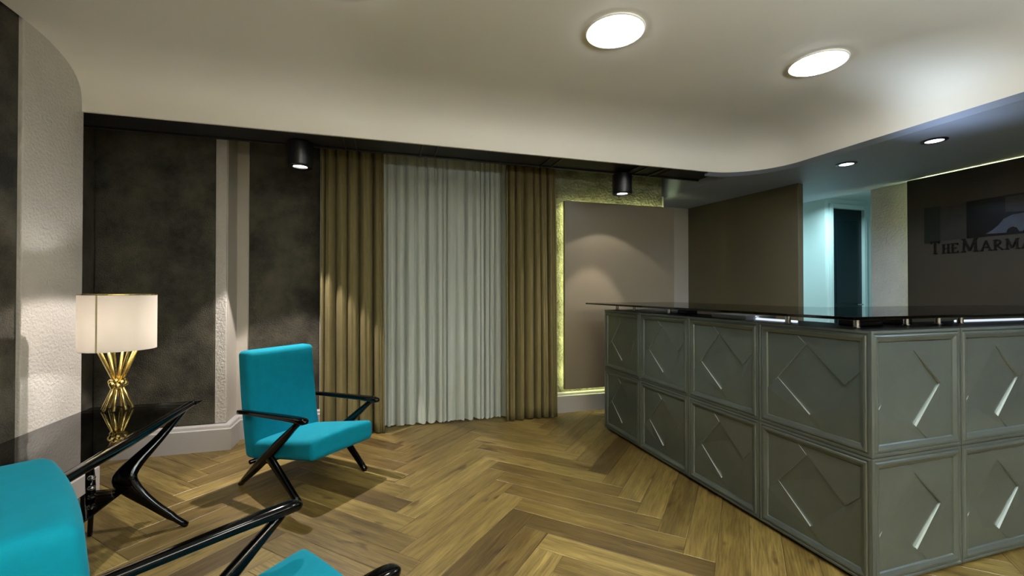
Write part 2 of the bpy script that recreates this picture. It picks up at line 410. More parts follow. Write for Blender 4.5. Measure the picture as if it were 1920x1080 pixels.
# corridor behind
bm = BM(); box(bm, 5.50, 5.56, 4.2, 5.5, 0, 2.46); struct('wall_corridor_left', bm, M_teal_wall)
bm = BM(); box(bm, 6.22, 7.2, 4.2, 4.26, 0, 2.46); box(bm, 5.56, 6.22, 4.2, 4.26, 2.401, 2.46); struct('wall_corridor', bm, M_teal_wall)
bm = BM(); box(bm, 3.82, 5.6, 5.5, 5.56, 0, 2.46); struct('wall_corridor_end', bm, M_teal_wall)
bm = BM(); prism(bm, [(3.6, 4.765), (4.905, 4.765), (4.905, 3.96), (4.985, 3.30), (7.2, 3.3), (7.2, 5.6), (3.6, 5.6)], 'z', 2.46, 2.50); struct('ceiling_corridor', bm, M_teal_wall)
bm = BM(); box(bm, 7.14, 7.2, 2.9, 4.3, 0, 2.46); box(bm, 5.1, 7.2, 2.9, 2.96, 0, 2.46); struct('wall_corridor_right', bm, M_teal_wall)
bm = BM(); box(bm, 3.7, 4.905, 4.765, 4.78, 2.32, 2.5); struct('trim_5', bm, M_low)
# door in corridor
bm = BM()
box(bm, 5.56, 5.615, 4.17, 4.26, 0, 2.40); box(bm, 6.165, 6.22, 4.17, 4.26, 0, 2.40); box(bm, 5.615, 6.165, 4.17, 4.26, 2.34, 2.40)
dr = struct('door_1', bm, M_teal_wall, bevel=.004)
bm = BM(); box(bm, 5.616, 6.164, 4.205, 4.245, .005, 2.338)
for z0, z1 in ((.15, .95), (1.1, 2.2)): box(bm, 5.70, 6.08, 4.198, 4.206, z0, z1)
lf = obj('door_leaf', bm, M_door, dr, bevel=.004); lf['label'] = 'dark teal panelled door leaf'
bm = BM(); sweep(bm, [(6.12, 4.20, 1.08), (6.12, 4.165, 1.08), (6.06, 4.16, 1.08), (6.02, 4.16, 1.08)], [(.008, .008)]*4, 10); obj('door_handle', bm, M_steel, dr, smooth=True)
# pillar between corridor and sign wall
bm = BM(); box(bm, 4.985, 5.3, 2.4, 3.30, 0, 2.46); box(bm, 4.962, 4.986, 2.915, 3.295, 0, 2.33); struct('wall_right_pillar', bm, M_pill, bevel=.006)
bm = BM(); box(bm, 4.966, 4.986, 2.45, 2.915, 0, 2.33); struct('wall_right_plaster', bm, M_rough)
bm = BM(); box(bm, 4.98, 5.1, YN, 2.45, 0, 2.46); struct('wall_right', bm, M_smooth)
bm = BM(); box(bm, -2.1, 5.1, YN-.1, YN, 0, 2.75); struct('wall_rear', bm, M_smooth)

# skirting boards
def skirting(name, pts, h=.19, t=.045):
    """pts: wall-line points, room side on the left of travel"""
    bm = BM(); prof = [(0, 0), (t, 0), (t, h-.035), (t-.008, h-.028), (t-.012, h-.008), (t-.02, h), (0, h)]
    rings = []
    for i, p in enumerate(pts):
        p = Vector(p); dirs = []
        if i > 0: dirs.append((p-Vector(pts[i-1])).normalized())
        if i < len(pts)-1: dirs.append((Vector(pts[i+1])-p).normalized())
        ns = [Vector((-d.y, d.x)) for d in dirs]; nn = sum(ns, Vector((0, 0))).normalized(); k = 1/max(.3, nn.dot(ns[0]))
        rings.append([bm.verts.new((p.x+nn.x*a*k, p.y+nn.y*a*k, z)) for a, z in prof])
    for A, B in zip(rings, rings[1:]):
        for i in range(len(prof)): bm.faces.new((A[i], A[(i+1) % len(prof)], B[(i+1) % len(prof)], B[i]))
    bm.faces.new(rings[0]); bm.faces.new(rings[-1][::-1])
    o = obj(name, bm, M_base); o['kind'] = 'structure'; return o
skirting('baseboard_left', [(XL, YN), (XL, 3.295), (-2.05, 3.295)][::-1], .19, .06)
skirting('baseboard_back_left', [(-.50, 4.222), (-1.19, 4.222), (-1.19, 3.985), (-2.05, 3.985)], .20, .05)
skirting('baseboard_back', [(3.03, YB-.018), (1.70, YB-.018)], .205, .04)

# window behind the curtains
wn = obj('window_1', (lambda b: (box(b, .05, .11, 4.24, 4.32, .1, 2.5), box(b, 1.56, 1.62, 4.24, 4.32, .1, 2.5), box(b, .11, 1.56, 4.24, 4.32, 2.44, 2.5), box(b, .11, 1.56, 4.24, 4.32, 0, .1), box(b, .80, .86, 4.25, 4.31, .1, 2.44), b)[-1])(BM()), M_window)
wn['kind'] = 'structure'
bm = BM(); box(bm, .11, 1.56, 4.275, 4.285, .1, 2.44); obj('window_pane', bm, M_wglass, wn)
bm = BM(); box(bm, .0, 1.7, 4.40, 4.42, 0, 2.75); struct('night_backdrop', bm, M_black)  # black sheet standing in for the night dark outside the window

# ---------------------------------------------------------------- curtains
def curtain(name, xb0, xb1, xt0, xt1, y, z0, z1, nf, amp, mt, seed, label, cat, thick=.0, wid=.17):
    rnd = random.Random(seed); bm = BM(); NU, NV = nf*16, 26
    ph = [0]; wts = [rnd.uniform(.3, 2.0) for _ in range(nf)]; am = [rnd.uniform(.55, 1.2) for _ in range(nf+1)]
    tot = sum(wts)
    cum = [sum(wts[:i])/tot for i in range(nf+1)]
    rows = []
    for j in range(NV+1):
        v = j/NV; row = []
        for i in range(NU+1):
            f = i/16; k = min(int(f), nf-1); fr = f-k
            s = cum[k]*(1-fr)+cum[k+1]*fr
            a = am[k]*(1-fr)+am[k+1]*fr
            drift = .25*math.sin(3.1*s*nf/3+seed)*(1-v)
            wv = 1 - 2.6*math.exp(-((fr-.5+.12*drift)/wid)**2) + .18*math.sin(2*PI*fr*2+k)
            A = amp*a*(1.0-.35*v)
            x = (xb0+(xb1-xb0)*s)*(1-v) + (xt0+(xt1-xt0)*s)*v - .5*A*(fr-.5)*4*math.exp(-((fr-.5)/(wid*1.2))**2)
            yy = y - A*wv + .006*math.sin(9*s*nf/4+v*5+seed)
            z = z0 + (z1-z0)*v + (.006*math.sin(2*PI*fr*1.0+k) if j == 0 else 0)
            row.append(bm.verts.new((x, yy, max(z, .004))))
        rows.append(row)
    for A, B in zip(rows, rows[1:]):
        for i in range(NU): bm.faces.new((A[i], A[i+1], B[i+1], B[i]))
    o = obj(name, bm, mt, smooth=True)
    if thick:
        md = o.modifiers.new('s', 'SOLIDIFY'); md.thickness = thick; md.offset = 0
    return tag(o, label, cat, 'window curtains')
curtain('drape_curtain', -.50, .03, -.50, .015, 4.045, .008, 2.66, 6, .047, M_tan, 3, 'tan floor-length drape left of the sheer curtain, behind the far armchair', 'curtain', .004)
curtain('sheer_curtain', .01, 1.20, .0, 1.20, 4.168, .012, 2.66, 17, .027, M_sheer, 5, 'pale grey sheer curtain hanging in pleats between the two tan drapes', 'curtain', .0)
curtain('drape_curtain', 1.15, 1.68, 1.15, 1.66, 4.045, .008, 2.66, 7, .045, M_tan, 11, 'tan floor-length drape right of the sheer curtain, beside the glowing wall panel', 'curtain', .004)
bm = BM(); box(bm, -.52, 1.69, 4.03, 4.20, 2.667, 2.68)
tag(obj('curtain_track', bm, M_metal_d), 'dark curtain track above the drapes, hidden in the ceiling shadow', 'curtain rail')

# ---------------------------------------------------------------- backlit wall panel
wp = thing('backlit_panel', 'large taupe square wall panel with yellow light glowing around its edge', 'wall panel', (2.45, 4.14, .25))
bm = BM(); box(bm, -.655, .66, -.055, -.01, 0, 1.935); obj('panel_board', bm, M_panel, wp, bevel=.003)
bm = BM()
for a in ((-.635, .63, .02, .032), (-.635, .63, 1.89, 1.902)): box(bm, a[0], a[1], .0, .012, a[2], a[3])
for a in (-.635,): box(bm, a, a+.012, .0, .012, .032, 1.89)
obj('led_strip', bm, M_led, wp)
for x_ in (-.4, .4):
    for z_ in (.3, 1.6):
        bm = BM(); box(bm, x_-.03, x_+.03, -.012, .042, z_-.03, z_+.03); obj('panel_bracket', bm, M_metal_d, wp)

# ---------------------------------------------------------------- sign wall
sg = thing('sign_panel', 'dark brown glossy wall panel behind reception with raised lettering and a picture strip', 'sign', (4.90, 0, 0))
bm = BM(); box(bm, -.04, 0, YN+.1, 2.90, .25, 2.318); obj('panel_board', bm, M_sign, sg, bevel=.002)
bm = BM(); box(bm, .03, .045, 2.80, 2.815, .3, 2.30); box(bm, .03, .045, YN+.2, 2.80, 2.29, 2.30); obj('led_strip', bm, M_led, sg)
for y_ in (2.2, 0.5, -1.2):
    for z_ in (.6, 2.0):
        bm = BM(); box(bm, -.002, .079, y_-.03, y_+.03, z_-.03, z_+.03); obj('panel_bracket', bm, M_metal_d, sg)
# picture strip (long photo print)
M_pic1 = mat('print_green', (22, 27, 18), .3); M_pic2 = mat('print_brown', (50, 46, 40), .3, noise_amt=.3, scale=9); M_pic3 = mat('print_black', (12, 9, 9), .25)
M_pic4 = mat('print_pale', (66, 70, 78), .35, noise_amt=.25, scale=20); M_pic5 = mat('print_sand', (42, 39, 32), .3)
def strip(name, pts, m_, x0=-.046, x1=-.0401):
    bm = BM(); prism(bm, pts, 'x', x0, x1); return obj(name, bm, m_, pc)
pc = obj('picture_strip', (lambda b: (box(b, -.043, -.0401, .9, 2.76, 1.715, 2.02), b)[-1])(BM()), M_pic2, sg)
strip('print_patch', [(2.76, 1.70), (2.64, 1.70), (2.64, 2.03), (2.76, 2.03)], M_pic1)
strip('print_patch', [(2.455, 1.715), (1.2, 1.715), (1.2, 2.05), (2.455, 2.03)], M_pic3)
strip('print_patch', [(2.21, 1.90), (2.05, 1.88), (1.9, 1.90), (1.9, 2.02), (2.21, 2.02)], M_pic5, -.0475, -.046)
arch = [(2.33, 1.735), (2.29, 1.76), (2.25, 1.80), (2.22, 1.845), (2.17, 1.87), (2.1, 1.875), (2.02, 1.85), (1.95, 1.80), (1.90, 1.735),
        (1.95, 1.732), (1.99, 1.775), (2.04, 1.79), (2.09, 1.77), (2.11, 1.732), (2.13, 1.732), (2.145, 1.765), (2.17, 1.775), (2.195, 1.76), (2.205, 1.73)]
strip('print_patch', arch, M_pic4, -.049, -.046)
# raised serif letters, reading THE MARMARA
def glyph(ch, h):
    w_, s, t = h*.62, h*.13, h*.07; P = []
    def bar(x0, y0, x1, y1, wd):
        d = Vector((x1-x0, y1-y0)).normalized(); nn = Vector((-d.y, d.x))*wd/2
        P.append([(x0+nn.x, y0+nn.y), (x0-nn.x, y0-nn.y), (x1-nn.x, y1-nn.y), (x1+nn.x, y1+nn.y)])
    def ser(x, y): bar(x-h*.13, y, x+h*.13, y, t)
    if ch == 'T': bar(w_/2, 0, w_/2, h, s); bar(0, h-t/2, w_, h-t/2, t*1.3); ser(w_/2, t/2); bar(t, h*.82, t, h, t); bar(w_-t, h*.82, w_-t, h, t)
    if ch == 'H':
        for x in (s, w_*1.05-s): bar(x, 0, x, h, s); ser(x, t/2); ser(x, h-t/2)
        bar(s, h*.52, w_*1.05-s, h*.52, t)
    if ch == 'E':
        bar(s, 0, s, h, s)
        for y, q in ((t/2, .9), (h*.52, .7), (h-t/2, .85)): bar(0, y, w_*q, y, t*1.2)
        bar(w_*.9, 0, w_*.9, h*.2, t); bar(w_*.85, h*.8, w_*.85, h, t)
    if ch == 'M':
        w_ = h*.95; bar(w_*.12, 0, w_*.16, h, t*1.3); bar(w_*.86, 0, w_*.84, h, s); bar(w_*.16, h, w_*.5, h*.08, s); bar(w_*.5, h*.08, w_*.84, h, t*1.3)
        ser(w_*.12, t/2); ser(w_*.87, t/2); bar(0, h-t/2, w_*.2, h-t/2, t); bar(w_*.8, h-t/2, w_, h-t/2, t)
    if ch == 'A':
        w_ = h*.8; bar(w_*.1, 0, w_*.5, h, t*1.3); bar(w_*.5, h, w_*.9, 0, s); bar(w_*.24, h*.36, w_*.76, h*.36, t); ser(w_*.1, t/2); ser(w_*.9, t/2)
    if ch == 'R':
        w_ = h*.7; bar(s, 0, s, h, s); ser(s, t/2); bar(w_*.35, h*.5, w_*.95, 0, s)
        a = [(w_*.32+w_*.42*math.sin(PI*i/10), h*.74+h*.235*math.cos(PI*i/10)) for i in range(11)]
        bar(0, h-t/2, w_*.35, h-t/2, t); bar(s, h*.5, w_*.35, h*.5, t)
        for p, q in zip(a, a[1:]): bar(*p, *q, s*.85)
    return P, w_ + h*.14
yy = 2.715
for ch, h in (('T', .115), ('H', .085), ('E', .085), (' ', .05), ('M', .115), ('A', .085), ('R', .085), ('M', .085), ('A', .085), ('R', .085), ('A', .085)):
    if ch == ' ': yy -= .008; continue
    P, adv = glyph(ch, h); bm = BM()
    for j, poly in enumerate(P): prism(bm, [(yy-a, 1.595+b_) for a, b_ in poly], 'x', -.050-.0001*j, -.0399)
    obj('raised_letter', bm, M_letter, sg); yy -= adv

# ---------------------------------------------------------------- ceiling lamps
def ring_lamp(name, x, y, z, r, label, cat, group, disc, ringm, dome=.022, rw=.012):
    t_ = thing(name, label, cat, (x, y, z), group=group)
    bm = BM(); lathe(bm, [(r, -.001), (r+rw, -.001), (r+rw, -.006), (r+rw*.5, -.010), (r, -.008)], n=48, closed=True); obj('trim_ring', bm, ringm, t_, smooth=True, auto=40)
    bm = BM(); lathe(bm, [(r, -.004), (r*.97, -.004-dome*.35), (r*.8, -.004-dome*.75), (r*.4, -.004-dome), (0, -.004-dome)], n=48); obj('diffuser', bm, disc, t_, smooth=True)
    return t_
names = {1: 'large round recessed ceiling light, nearer the curtains side, left of the pair', 2: 'large round recessed ceiling light, right of the pair, above the reception desk'}
for i, (x, y) in enumerate(DOWN_XY):
    ring_lamp('ceiling_downlight', x, y, ZC, .145, names.get(i, 'added fill ceiling light out of view, %s' % ['above the armchairs', '', '', 'in the middle row, left', 'in the middle row, centre', 'in the middle row, right', 'in the rear row, left', 'in the rear row, centre', 'in the rear row, right'][i]), 'ceiling light', 'large round downlights in the raised ceiling', M_disc, M_ceil)
nm = ['small round black-rimmed downlight in the lower ceiling, nearer the corridor', 'small round black-rimmed downlight in the lower ceiling, nearer the lettered wall', 'small downlight out of view in the lower ceiling, third from the corridor', 'small downlight out of view in the lower ceiling, fourth from the corridor']
for i, (x, y) in enumerate(LOW_XY + LOW_HID):
    ring_lamp('small_downlight', x, y, ZL, .052, nm[i], 'ceiling light', 'small downlights in the lower ceiling', M_disc_s, M_plastic, dome=.004, rw=.022)
for i, (x, y) in enumerate(SPOTS):
    zb = SPOT_Z[i]
    t_ = thing('spotlight', ('black cylinder spotlight under the dark ceiling, above the far armchair', 'black cylinder spotlight under the dark ceiling, above the glowing wall panel')[i], 'spotlight', (x, y, zb), group='black cylinder spotlights')
    bm = BM(); lathe(bm, [(.052, .018), (.052, .002), (.060, 0), (.086, 0), (.091, .006), (.092, .012), (.092, .184), (.086, .19), (0, .19)], n=48); obj('housing', bm, M_plastic, t_, smooth=True, auto=40)
    bm = BM(); lathe(bm, [(0, .008), (.035, .008), (.052, .012), (.052, .018), (0, .018)], n=32); obj('lens', bm, M_disc_t if i == 0 else M_disc_t, t_)
    bm = BM(); cyl(bm, (0, 0), .012, .19, 2.675-zb, 16); cyl(bm, (0, 0), .05, 2.67-zb, 2.68-zb, 24); obj('stem', bm, M_plastic, t_)

# ---------------------------------------------------------------- reception desk
CX, CY, TW, TH, TZ = 1.956, 1.30, .5645, .533, .02
NF1, NF2 = 4, 4
desk = thing('reception_desk', 'L-shaped reception desk clad in dark pewter panels with diamond relief', 'desk', (CX, CY, 0))
X2 = NF2*TW; Y2 = NF1*TW
bm = BM()
D = .34
# plinth + carcass (L plan)
L_in = [(.046, .046), (X2, .046), (X2, D), (D, D), (D, Y2), (.046, Y2)]
prism(bm, [(.04, .04), (X2-.02, .04), (X2-.02, D), (D, D), (D, Y2-.02), (.04, Y2-.02)], 'z', 0, .03)
prism(bm, L_in, 'z', .03, TZ+2*TH-.02); prism(bm, [(.003, .003), (X2, .003), (X2, D), (D, D), (D, Y2), (.003, Y2)], 'z', TZ+2*TH-.0035, TZ+2*TH-.001); box(bm, .003, D, Y2, Y2+.004, .03, TZ+2*TH-.001); box(bm, .02, .05, Y2-.01, Y2, .03, TZ+2*TH-.02)
obj('carcass', bm, M_metal_d, desk, bevel=.002)
bm = BM(); prism(bm, [(D, D), (X2, D), (X2, D+.42), (D+.42, D+.42), (D+.42, Y2), (D, Y2)], 'z', .72, .75); obj('worktop', bm, M_plastic, desk)
def tile(faceidx, i, lvl):
    """local tile coords a (0..TW to the right seen from the front), b up, n out"""
    g = .0015; w_, h_ = TW-2*g, TH-2*g
    if faceidx == 1: Mx = Matrix(((0, 0, -1, 0), (-1, 0, 0, (i+1)*TW-g), (0, 1, 0, TZ+lvl*TH+g), (0, 0, 0, 1)))
    else: Mx = Matrix(((1, 0, 0, i*TW+g), (0, 0, -1, 0), (0, 1, 0, TZ+lvl*TH+g), (0, 0, 0, 1)))
    bm = BM()
    # frame: profile rings from outside to inside  (inset, depth)
    prof = [(0, -.018), (0, .0), (.010, .002), (.013, -.003), (.017, -.003), (.022, .003), (.030, .003), (.046, -.004), (.050, -.012)]
    rings = []
    for ins, dp in prof:
        rings.append([bm.verts.new(p) for p in ((ins, ins, dp), (w_-ins, ins, dp), (w_-ins, h_-ins, dp), (ins, h_-ins, dp))])
    for A, B in zip(rings, rings[1:]):
        for k in range(4): bm.faces.new((A[k], A[(k+1) % 4], B[(k+1) % 4], B[k]))
    bm.faces.new(rings[0][::-1])
    bm.transform(Mx)
    fr = obj('front_panel', bm, M_metal, desk)
    # relief field with pinwheel diamond: polygon list with a depth for each corner
    F0, F1, G0, G1 = .050, w_-.050, .050, h_-.050
    cx, cy = (F0+F1)/2, (G0+G1)/2; sx, sy = (F1-F0), (G1-G0)
    T = (F0+sx*.47, G0+sy*.91); Rr = (F0+sx*.86, G0+sy*.54); B_ = (F0+sx*.50, G0+sy*.13); Lf = (F0+sx*.115, G0+sy*.47)
    def ext(p, q, lim):   # extend q->p beyond p to the field border
        dx, dy = p[0]-q[0], p[1]-q[1]; c = []
        if dx > 0: c.append((F1-p[0])/dx)
        if dx < 0: c.append((F0-p[0])/dx)
        if dy > 0: c.append((G1-p[1])/dy)
        if dy < 0: c.append((G0-p[1])/dy)
        s = min(c); return (p[0]+dx*s, p[1]+dy*s)
    eT = ext(T, Rr, 0); eR = ext(Rr, B_, 0); eB = ext(B_, Lf, 0); eL = ext(Lf, T, 0)
    polys = [([(T, -.010), (Rr, -.024), (B_, -.036), (Lf, -.018)]),
             [(eL, -.012), (Lf, -.010), (T, -.006), (eT, -.006), ((F0, G1), -.010)],
             [(eT, -.011), (T, -.009), (Rr, -.008), (eR, -.008), ((F1, G1), -.009)],
             [(eR, -.010), (Rr, -.014), (B_, -.008), (eB, -.008), ((F1, G0), -.010)],
             [(eB, -.012), (B_, -.009), (Lf, -.015), (eL, -.008), ((F0, G0), -.009)]]
    bm = BM()
    for pl_ in polys:
        top = [bm.verts.new((p[0], p[1], z)) for p, z in pl_]; bot = [bm.verts.new((p[0], p[1], -.044)) for p, z in pl_]
        c = Vector((0, 0, 0))
        for v in top: c += v.co
        cv = bm.verts.new(c/len(top))
        for k in range(len(top)):
            j = (k+1) % len(top); bm.faces.new((top[k], top[j], cv)); bm.faces.new((bot[k], bot[j], top[j], top[k])).material_index = 1
    bm.transform(Mx)
    rl = obj('diamond_relief', bm, M_metal, fr); rl.data.materials.append(M_edge)
for lvl in (0, 1):
    for i in range(NF1): tile(1, i, lvl)
    for i in range(NF2): tile(2, i, lvl)

# glass top on standoffs
gt = thing('glass_countertop', 'smoked dark glass counter floating on short posts above the reception desk', 'counter top', (1.90, 1.33, 1.0865))
ZG0, ZG1 = .043, .057
bm = BM(); prism(bm, [(0, 0), (2.80, .0), (2.80, .92), (1.0, .92), (1.0, 2.50), (0, 2.50)], 'z', ZG0, ZG1); obj('glass_sheet', bm, M_glass, gt, bevel=.002)
posts = [(.16, 2.18), (.17, 1.92), (.15, 1.42), (.13, .42), (.16, .10), (.55, .14), (.78, .14), (.95, .14), (1.7, .14), (2.2, .14)]
for px_, py_ in posts:
    bm = BM(); cyl(bm, (px_, py_), .013, 0, ZG0, 20); cyl(bm, (px_, py_), .019, 0, .005, 20); cyl(bm, (px_, py_), .018, ZG0-.004, ZG0, 20)
    obj('standoff_post', bm, M_steel, gt, bevel=.001)

# things under the glass
ZT = TZ+2*TH-.001
def sheets(x, y, a, n_, label, h=.022):
    t_ = obj('paper_stack', BM_stack(n_, h), M_paper, loc=(x, y, ZT), smooth=False); t_.rotation_euler[2] = R(a)
    return tag(t_, label, 'paper', 'papers under the glass counter')
def BM_stack(n_, h):
    b = BM()
    for k in range(n_):
        dx, dy = random.uniform(-.004, .004), random.uniform(-.004, .004); box(b, -.105+dx, .105+dx, -.148+dy, .148+dy, h*k/n_, h*(k+.85)/n_)
    return b
sheets(2.15, 2.98, 6, 7, 'stack of white papers under the glass at the far end of the counter')
sheets(2.16, 2.18, -4, 8, 'stack of white papers under the glass near the middle of the counter', .024)
bm = BM(); rbox(bm, (.006, .16, .006), .005, k=3, m=2)
tl = tag(obj('tube_lamp', bm, M_tube, loc=(2.12, 1.93, ZT+.0062), smooth=True), 'thin white tube lamp lying under the glass beside the near corner', 'lamp')
bm = BM(); rbox(bm, (.30, .006, .006), .005, k=3, m=2)
tag(obj('tube_lamp', bm, M_tube, loc=(3.28, 1.56, ZT+.0062), smooth=True), 'long white tube lamp under the glass on the right wing of the desk', 'lamp')
for (x, y, sx_, lb) in ((2.215, 1.52, .16, 'low black telephone base under the glass by the desk corner'), (2.50, 1.55, .10, 'small black box under the glass just right of the desk corner'), (2.17, 2.70, .10, 'small black box under the glass between the two paper stacks')):
    bm = BM(); rbox(bm, (sx_/2, .05, .015), .008, k=3, m=2)
    tag(obj('desk_device', bm, M_plastic, loc=(x, y, ZT+.0152), smooth=True), lb, 'desk device')

# ---------------------------------------------------------------- side table
tb = thing('side_table', 'black lacquered side table with smoked glass top and shelf, by the left wall', 'table', (0, 0, 0))
XF, XB_, YF, YNR, ZTB = -1.075, -1.56, 3.02, 1.62, .60
def rail(pts, rad, name='frame_rail', up=(0, 0, 1), power=3.2):
    bm = BM(); sweep(bm, pts, rad, 16, up, power); return obj(name, bm, M_lacq, tb, smooth=True, auto=50)
n = 14
def taper(p, q, r0, rm, r1, n=14):
    P = [Vector(p).lerp(Vector(q), i/n) for i in range(n+1)]
    return P, [tuple(r0[k]*(1-2*i/n)+rm[k]*2*i/n if i < n/2 else rm[k]*(2-2*i/n)+r1[k]*(2*i/n-1) for k in (0, 1)) for i in range(n+1)]
rail(*taper((XF, YF+.03, .585), (XF, YNR-.03, .585), (.014, .012), (.024, .022), (.014, .012)))
rail(*taper((XF+.02, YF, .588), (XB_-.01, YF, .588), (.012, .012), (.012, .010), (.008, .008)))
rail(*taper((XF+.02, YNR, .588), (XB_-.01, YNR, .588), (.012, .012), (.012, .010), (.008, .008)))
rail(*taper((XB_, YF, .588), (XB_, YNR, .588), (.008, .008), (.008, .008), (.008, .008)))
for sy, yy_ in ((1, YF), (-1, YNR)):   # flared corner beaks
    bm = BM(); sweep(bm, [(XF-.02, yy_-sy*.03, .586), (XF+.005, yy_, .588), (XF+.035, yy_+sy*.035, .592)], [(.022, .016), (.018, .014), (.006, .005)], 12, power=2.4); obj('corner_cap', bm, M_lacq, tb, smooth=True)
bm = BM(); box(bm, XB_+.003, XF-.012, YNR+.006, YF-.006, .594, .602); obj('glass_top', bm, M_tglass, tb, bevel=.002)
bm = BM(); prism(bm, [(-1.235, 2.69), (-1.40, 2.69), (-1.40, 1.95), (-1.235, 1.95)], 'z', .246, .254); obj('glass_shelf', bm, M_tglass, tb, bevel=.001)
for sy, yc in ((1, 0), (-1, 4.64)):
    def Yq(y): return y if sy == 1 else yc - y
    P = catmull([(XF-.02, Yq(2.965), .575), (-1.165, Yq(2.85), .45), (-1.262, Yq(2.745), .315), (-1.255, Yq(2.728), .25), (-1.14, Yq(2.725), .13), (-.995, Yq(2.728), .004)], 6)
    N_ = len(P)-1; rd = []
    for i in range(N_+1):
        t_ = i/N_; w__ = .020+.036*math.exp(-((t_-.52)/.20)**2) - (.006 if t_ > .9 else 0); rd.append((w__, .016+.008*math.exp(-((t_-.5)/.2)**2)))
    bm = BM(); sweep(bm, P, rd, 16, (0, 1, 0), 2.3)
    # the section's wide axis must lie in the leg plane
    obj('leg', bm, M_lacq, tb, smooth=True)
    P = catmull([(-1.52, Yq(2.93), .58), (-1.455, Yq(2.80), .42), (-1.392, Yq(2.690), .28), (-1.405, Yq(2.72), .14), (-1.428, Yq(2.756), .004)], 6)
    N_ = len(P)-1
    bm = BM(); sweep(bm, P, [(.011+.009*math.exp(-((i/N_-.5)/.2)**2),)*2 for i in range(N_+1)], 14, (1, 0, 0)); obj('leg', bm, M_lacq, tb, smooth=True)
    for z in (.325, .275): 
        bm = BM(); lathe(bm, [(0, -.014), (.012, -.010), (.017, 0), (.012, .010), (0, .014)], (-1.378, Yq(2.672), z), 16); obj('shelf_knob', bm, M_steel, tb, smooth=True)

# ---------------------------------------------------------------- table lamp
LX, LY = -1.39, 2.915
lp = thing('table_lamp', 'brass sputnik-base table lamp with white drum shade, lit, on the glass side table', 'lamp', (LX, LY, .606))
ZS = .142
for i in range(8):
    a = 2*PI*i/8+.2
    bm = BM()
    P0 = Vector((.064*math.cos(a), .064*math.sin(a), .002)); P1 = Vector((.012*math.cos(a), .012*math.sin(a), ZS)); P2 = Vector((.098*math.cos(a), .098*math.sin(a), .36))
    sweep(bm, [P0, P1], [(.0074, .0074)]*2, 12); sweep(bm, [P1, P2], [(.0074, .0074)]*2, 12)
    obj('brass_rod', bm, M_brass, lp, smooth=True)
bm = BM()
for i in range(14):   # knot: clustered balls
    z = 1-2*(i+.5)/14; r_ = math.sqrt(1-z*z); a = i*2.39996; c = Vector((r_*math.cos(a), r_*math.sin(a), z*.8))*.029+Vector((0, 0, ZS))
    bmesh.ops.create_icosphere(bm, subdivisions=2, radius=.017, matrix=Matrix.Translation(c))
bmesh.ops.create_icosphere(bm, subdivisions=3, radius=.033, matrix=Matrix.Translation((0, 0, ZS)))
obj('brass_knot', bm, M_brass, lp, smooth=True)
bm = BM(); lathe(bm, [(.166, .328), (.166, .628), (.1645, .628), (.1645, .328)], n=64, closed=True); sh = obj('lamp_shade', bm, M_shade, lp, smooth=True, auto=40)
bm = BM(); lathe(bm, [(.1635, .626), (.1675, .626), (.1675, .631), (.1635, .631)], n=64, closed=True)
for a in (0, 2*PI/3, 4*PI/3): sweep(bm, [(.02*math.cos(a), .02*math.sin(a), .61), (.164*math.cos(a), .164*math.sin(a), .627)], [(.002, .002)]*2, 8)
obj('shade_ring', bm, M_brass, sh)
bm = BM(); lathe(bm, [(0, .355), (.10, .355), (.10, .361), (0, .361)], n=32); bm.free()
bm = BM(); lathe(bm, [(.094, .357), (.102, .357), (.102, .363), (.094, .363)], n=48, closed=True)
for a in (.2, .2+PI/2, .2+PI, .2+3*PI/2): sweep(bm, [(.0, .0, .36), (.098*math.cos(a), .098*math.sin(a), .36)], [(.003, .003)]*2, 8)
cyl(bm, (0, 0), .014, .355, .40, 20); obj('bulb_holder', bm, M_brass, lp)
M_bulb = emis('bulb_glow', (1, .95, .9), 400)
bm = BM(); lathe(bm, [(0, .40), (.012, .40), (.014, .412), (.021, .43), (.022, .442), (.014, .458), (0, .464)], n=24); obj('bulb', bm, M_bulb, lp, smooth=True)
bm = BM()
aa = math.atan2(0-LY, 0-LX) - R(32)
prism(bm, [(.1662*math.cos(aa), .1662*math.sin(aa)), (.1672*math.cos(aa), .1672*math.sin(aa)), (.1672*math.cos(aa+.05), .1672*math.sin(aa+.05)), (.1662*math.cos(aa+.05), .1662*math.sin(aa+.05))], 'z', .329, .626)
obj('shade_seam', bm, mat('seam', (200, 190, 150), .7), sh)
